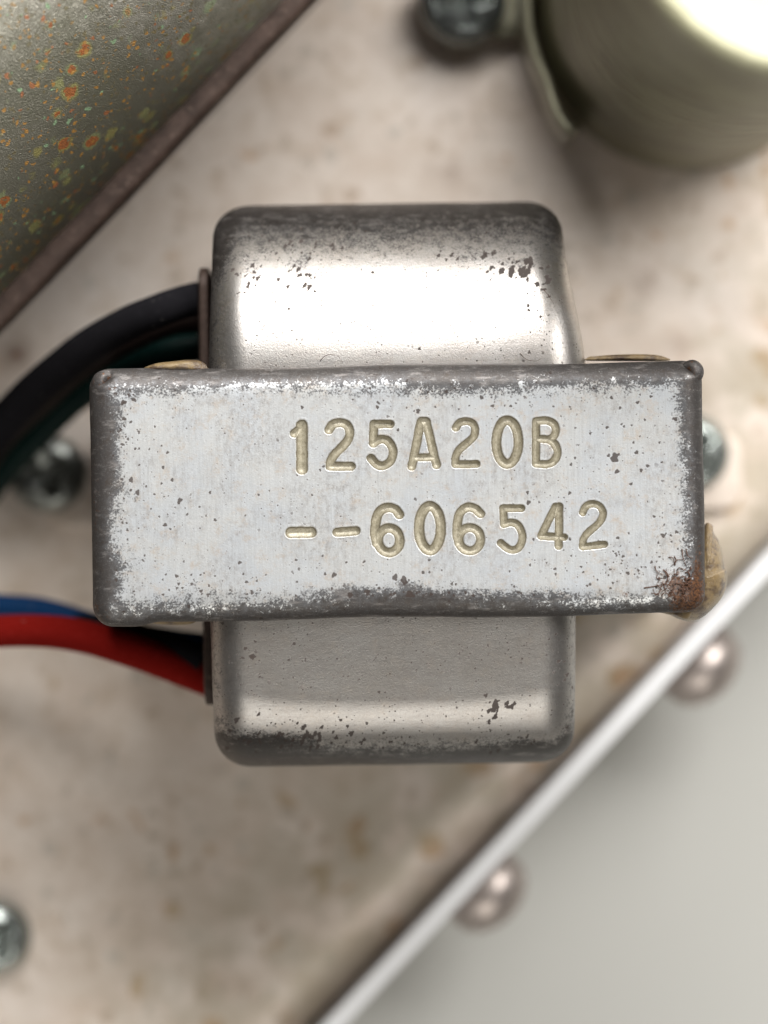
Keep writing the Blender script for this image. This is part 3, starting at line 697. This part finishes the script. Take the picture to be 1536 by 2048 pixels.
# dried glue
def pillow(name, outline, zc, h, mat, parent, n=18, seed=1, hb=None, rust=0.0):
    P = smoothpath(outline + [outline[0]], 12 * len(outline))[:-1]
    c = P.mean(0); m = len(P); rings = np.sin(np.linspace(0, 1, n) * math.pi / 2)[::-1]
    V = []; 
    for s in rings: V += [(c[0] + (p[0] - c[0]) * s, c[1] + (p[1] - c[1]) * s, zc + h * math.sqrt(max(0, 1 - s * s))) for p in P]
    for s in rings[1:]: V += [(c[0] + (p[0] - c[0]) * s, c[1] + (p[1] - c[1]) * s, zc - (hb or h) * math.sqrt(max(0, 1 - s * s))) for p in P]
    V = np.array(V)
    V[:, 2] += h * .10 * fbm(V[:, 0], V[:, 1], seed, 4, 2.2)
    F1 = grid_faces(n, m, wrap_v=True)[:, ::-1]
    F2 = F1[:, ::-1].copy(); F2 = F2 + (n - 1) * m; ridx = np.arange(m)
    F2 = np.where(F2 < n * m, F2 - (n - 1) * m, F2)
    q = np.hypot(V[:, 0] - c[0], V[:, 1] - c[1])
    rr = sstep(.55, -.1, (V[:, 0] - P[:, 0].min()) / (np.ptp(P[:, 0])) - .25) * rust + rust * .25
    return mesh(name, V, np.vstack([F1, F2]), mat, parent, attrs={'rust': np.clip(rr, 0, 1)})
def Lp(pts, z): return [L(a, b, z)[:2] for a, b in pts]
pillow('glue_blob', Lp([(1404, 1060), (1414, 1046), (1426, 1050), (1427, 1062), (1438, 1082), (1446, 1110), (1449, 1134), (1454, 1142), (1455, 1160), (1451, 1182), (1440, 1202), (1422, 1222), (1402, 1238), (1382, 1243), (1366, 1241), (1345, 1232), (1325, 1215), (1335, 1165)], 31), 30.6, 2.2, m_glue, tr, seed=3, rust=1.0)
pillow('glue_smear', Lp([(1270, 1215), (1300, 1221), (1345, 1231), (1375, 1238), (1380, 1215), (1330, 1208)], 32), 32.2, .8, m_glue, tr, seed=5, rust=.8)
pillow('glue_smear', Lp([(289, 735), (312, 727), (345, 723), (378, 720), (402, 723), (414, 733), (412, 745), (330, 745), (292, 742)], 33), 33.3, 1.0, m_glue, tr, seed=7)
pillow('glue_smear', Lp([(1180, 713), (1240, 709), (1300, 709), (1330, 714), (1330, 722), (1200, 722), (1170, 720)], 31), 31.0, .5, m_glue, tr, seed=8, rust=1.0)
pillow('glue_smear', Lp([(268, 1236), (300, 1246), (345, 1250), (385, 1247), (385, 1236), (300, 1232)], 32), 32.0, .6, m_glue, tr, seed=9, rust=.5)
# rust fibres and lint
def fibres(name, items, rad, mat, z0):
    Vs, Fs, off = [], [], 0
    for pts in items:
        V, F = tube([L(a, b, z0 + dz) for a, b, dz in pts], [rad, rad * .8, rad * .4], n=14, m=5)
        Vs.append(V); Fs += [tuple(i + off for i in f) for f in F]; off += len(V)
    o = mesh(name, np.vstack(Vs), Fs, mat, tr); o['kind'] = 'stuff'; return o
rf = random.Random(11); items = [[(1372, 1098, .1), (1376, 1112, .15), (1386, 1117, .05)], [(1364, 1098, .05), (1366, 1115, .15), (1372, 1132, .05)],
    [(1310, 1132, .05), (1313, 1142, .12), (1326, 1150, .05)], [(1327, 1140, .08), (1336, 1150, .15), (1332, 1166, .05), (1322, 1170, .03)], [(1288, 1176, .03), (1310, 1172, .06), (1335, 1166, .1)]]
for _ in range(46):
    x = 1352 + rf.gauss(0, 19); y = 1158 + rf.gauss(0, 22) - (x - 1372) * .3; a = rf.uniform(0, 6.28); l = rf.uniform(8, 22)
    if x > 1400: continue
    items.append([(x, y, .02), (x + l * .5 * math.cos(a), y + l * .5 * math.sin(a), .15), (x + l * math.cos(a + .7), y + l * math.sin(a + .7), .04)])
fibres('rust_fibres', items, .045, m_fibre, FACE)
fibres('lint', [[(640, 722, .1), (650, 712, .5), (664, 709, .6), (678, 714, .4), (686, 726, .1)], [(1040, 706, .1), (1052, 718, .3), (1072, 722, .2), (1082, 717, .3)],
                [(1086, 578, .1), (1096, 590, .1), (1108, 608, .1)]], .02, m_fibre, 33.4)

# ------------------------------------------------------------------ leads
def lead(name, pts, rad, mat, label):
    P = [W(a, b, z) for a, b, z in pts]
    V, F = tube(P, rad, n=90, m=26)
    V = V + (.035 * np.stack([fbm(V[:, 0], V[:, 1] + V[:, 2], 61 + k, 3, .8) for k in range(3)], -1))
    o = mesh(name, V, F, mat); tag(o, label, 'wire', 'leads of the small transformer'); return o
lead('black_lead', [(403, 594, 23.5), (370, 603, 23.5), (320, 620, 23.5), (245, 652, 22), (165, 700, 19.5), (85, 765, 16), (15, 835, 12.5), (-60, 930, 9)], [1.12, 1.16, 1.2, 1.28, 1.36], m_black,
     'thick black lead leaving the upper end bell')
lead('brown_lead', [(404, 628, 17), (330, 640, 17), (240, 680, 16), (150, 735, 14), (70, 805, 11), (0, 870, 8), (-60, 960, 5)], 1.25, m_brown,
     'dark brown lead lying between the black lead and the green one')
lead('green_lead', [(404, 690, 12), (320, 705, 12), (232, 738, 11), (150, 795, 9), (75, 865, 7), (10, 935, 4.5), (-50, 1010, 2.5)], 1.15, m_green,
     'dark green lead passing over the left mounting screw')
lead('blue_lead', [(-60, 1204, 10), (0, 1211, 10.5), (80, 1218, 11), (170, 1243, 12), (260, 1266, 13), (340, 1280, 14), (408, 1290, 15)], .82, m_blue,
     'blue lead running above the red lead on the left')
lead('black_lead', [(-60, 1262, 7), (60, 1255, 9), (190, 1262, 13), (290, 1284, 17), (350, 1304, 18.5), (408, 1322, 19)], 1.2, m_black,
     'black lead hidden behind the red one beneath the small transformer')
lead('red_lead', [(-60, 1272, 17), (0, 1263, 18), (80, 1262, 18.5), (170, 1274, 19), (260, 1300, 19), (340, 1328, 19), (424, 1360, 18.5)], [1.12, 1.15, 1.2, 1.25], m_red,
     'bright red lead entering the lower end bell')
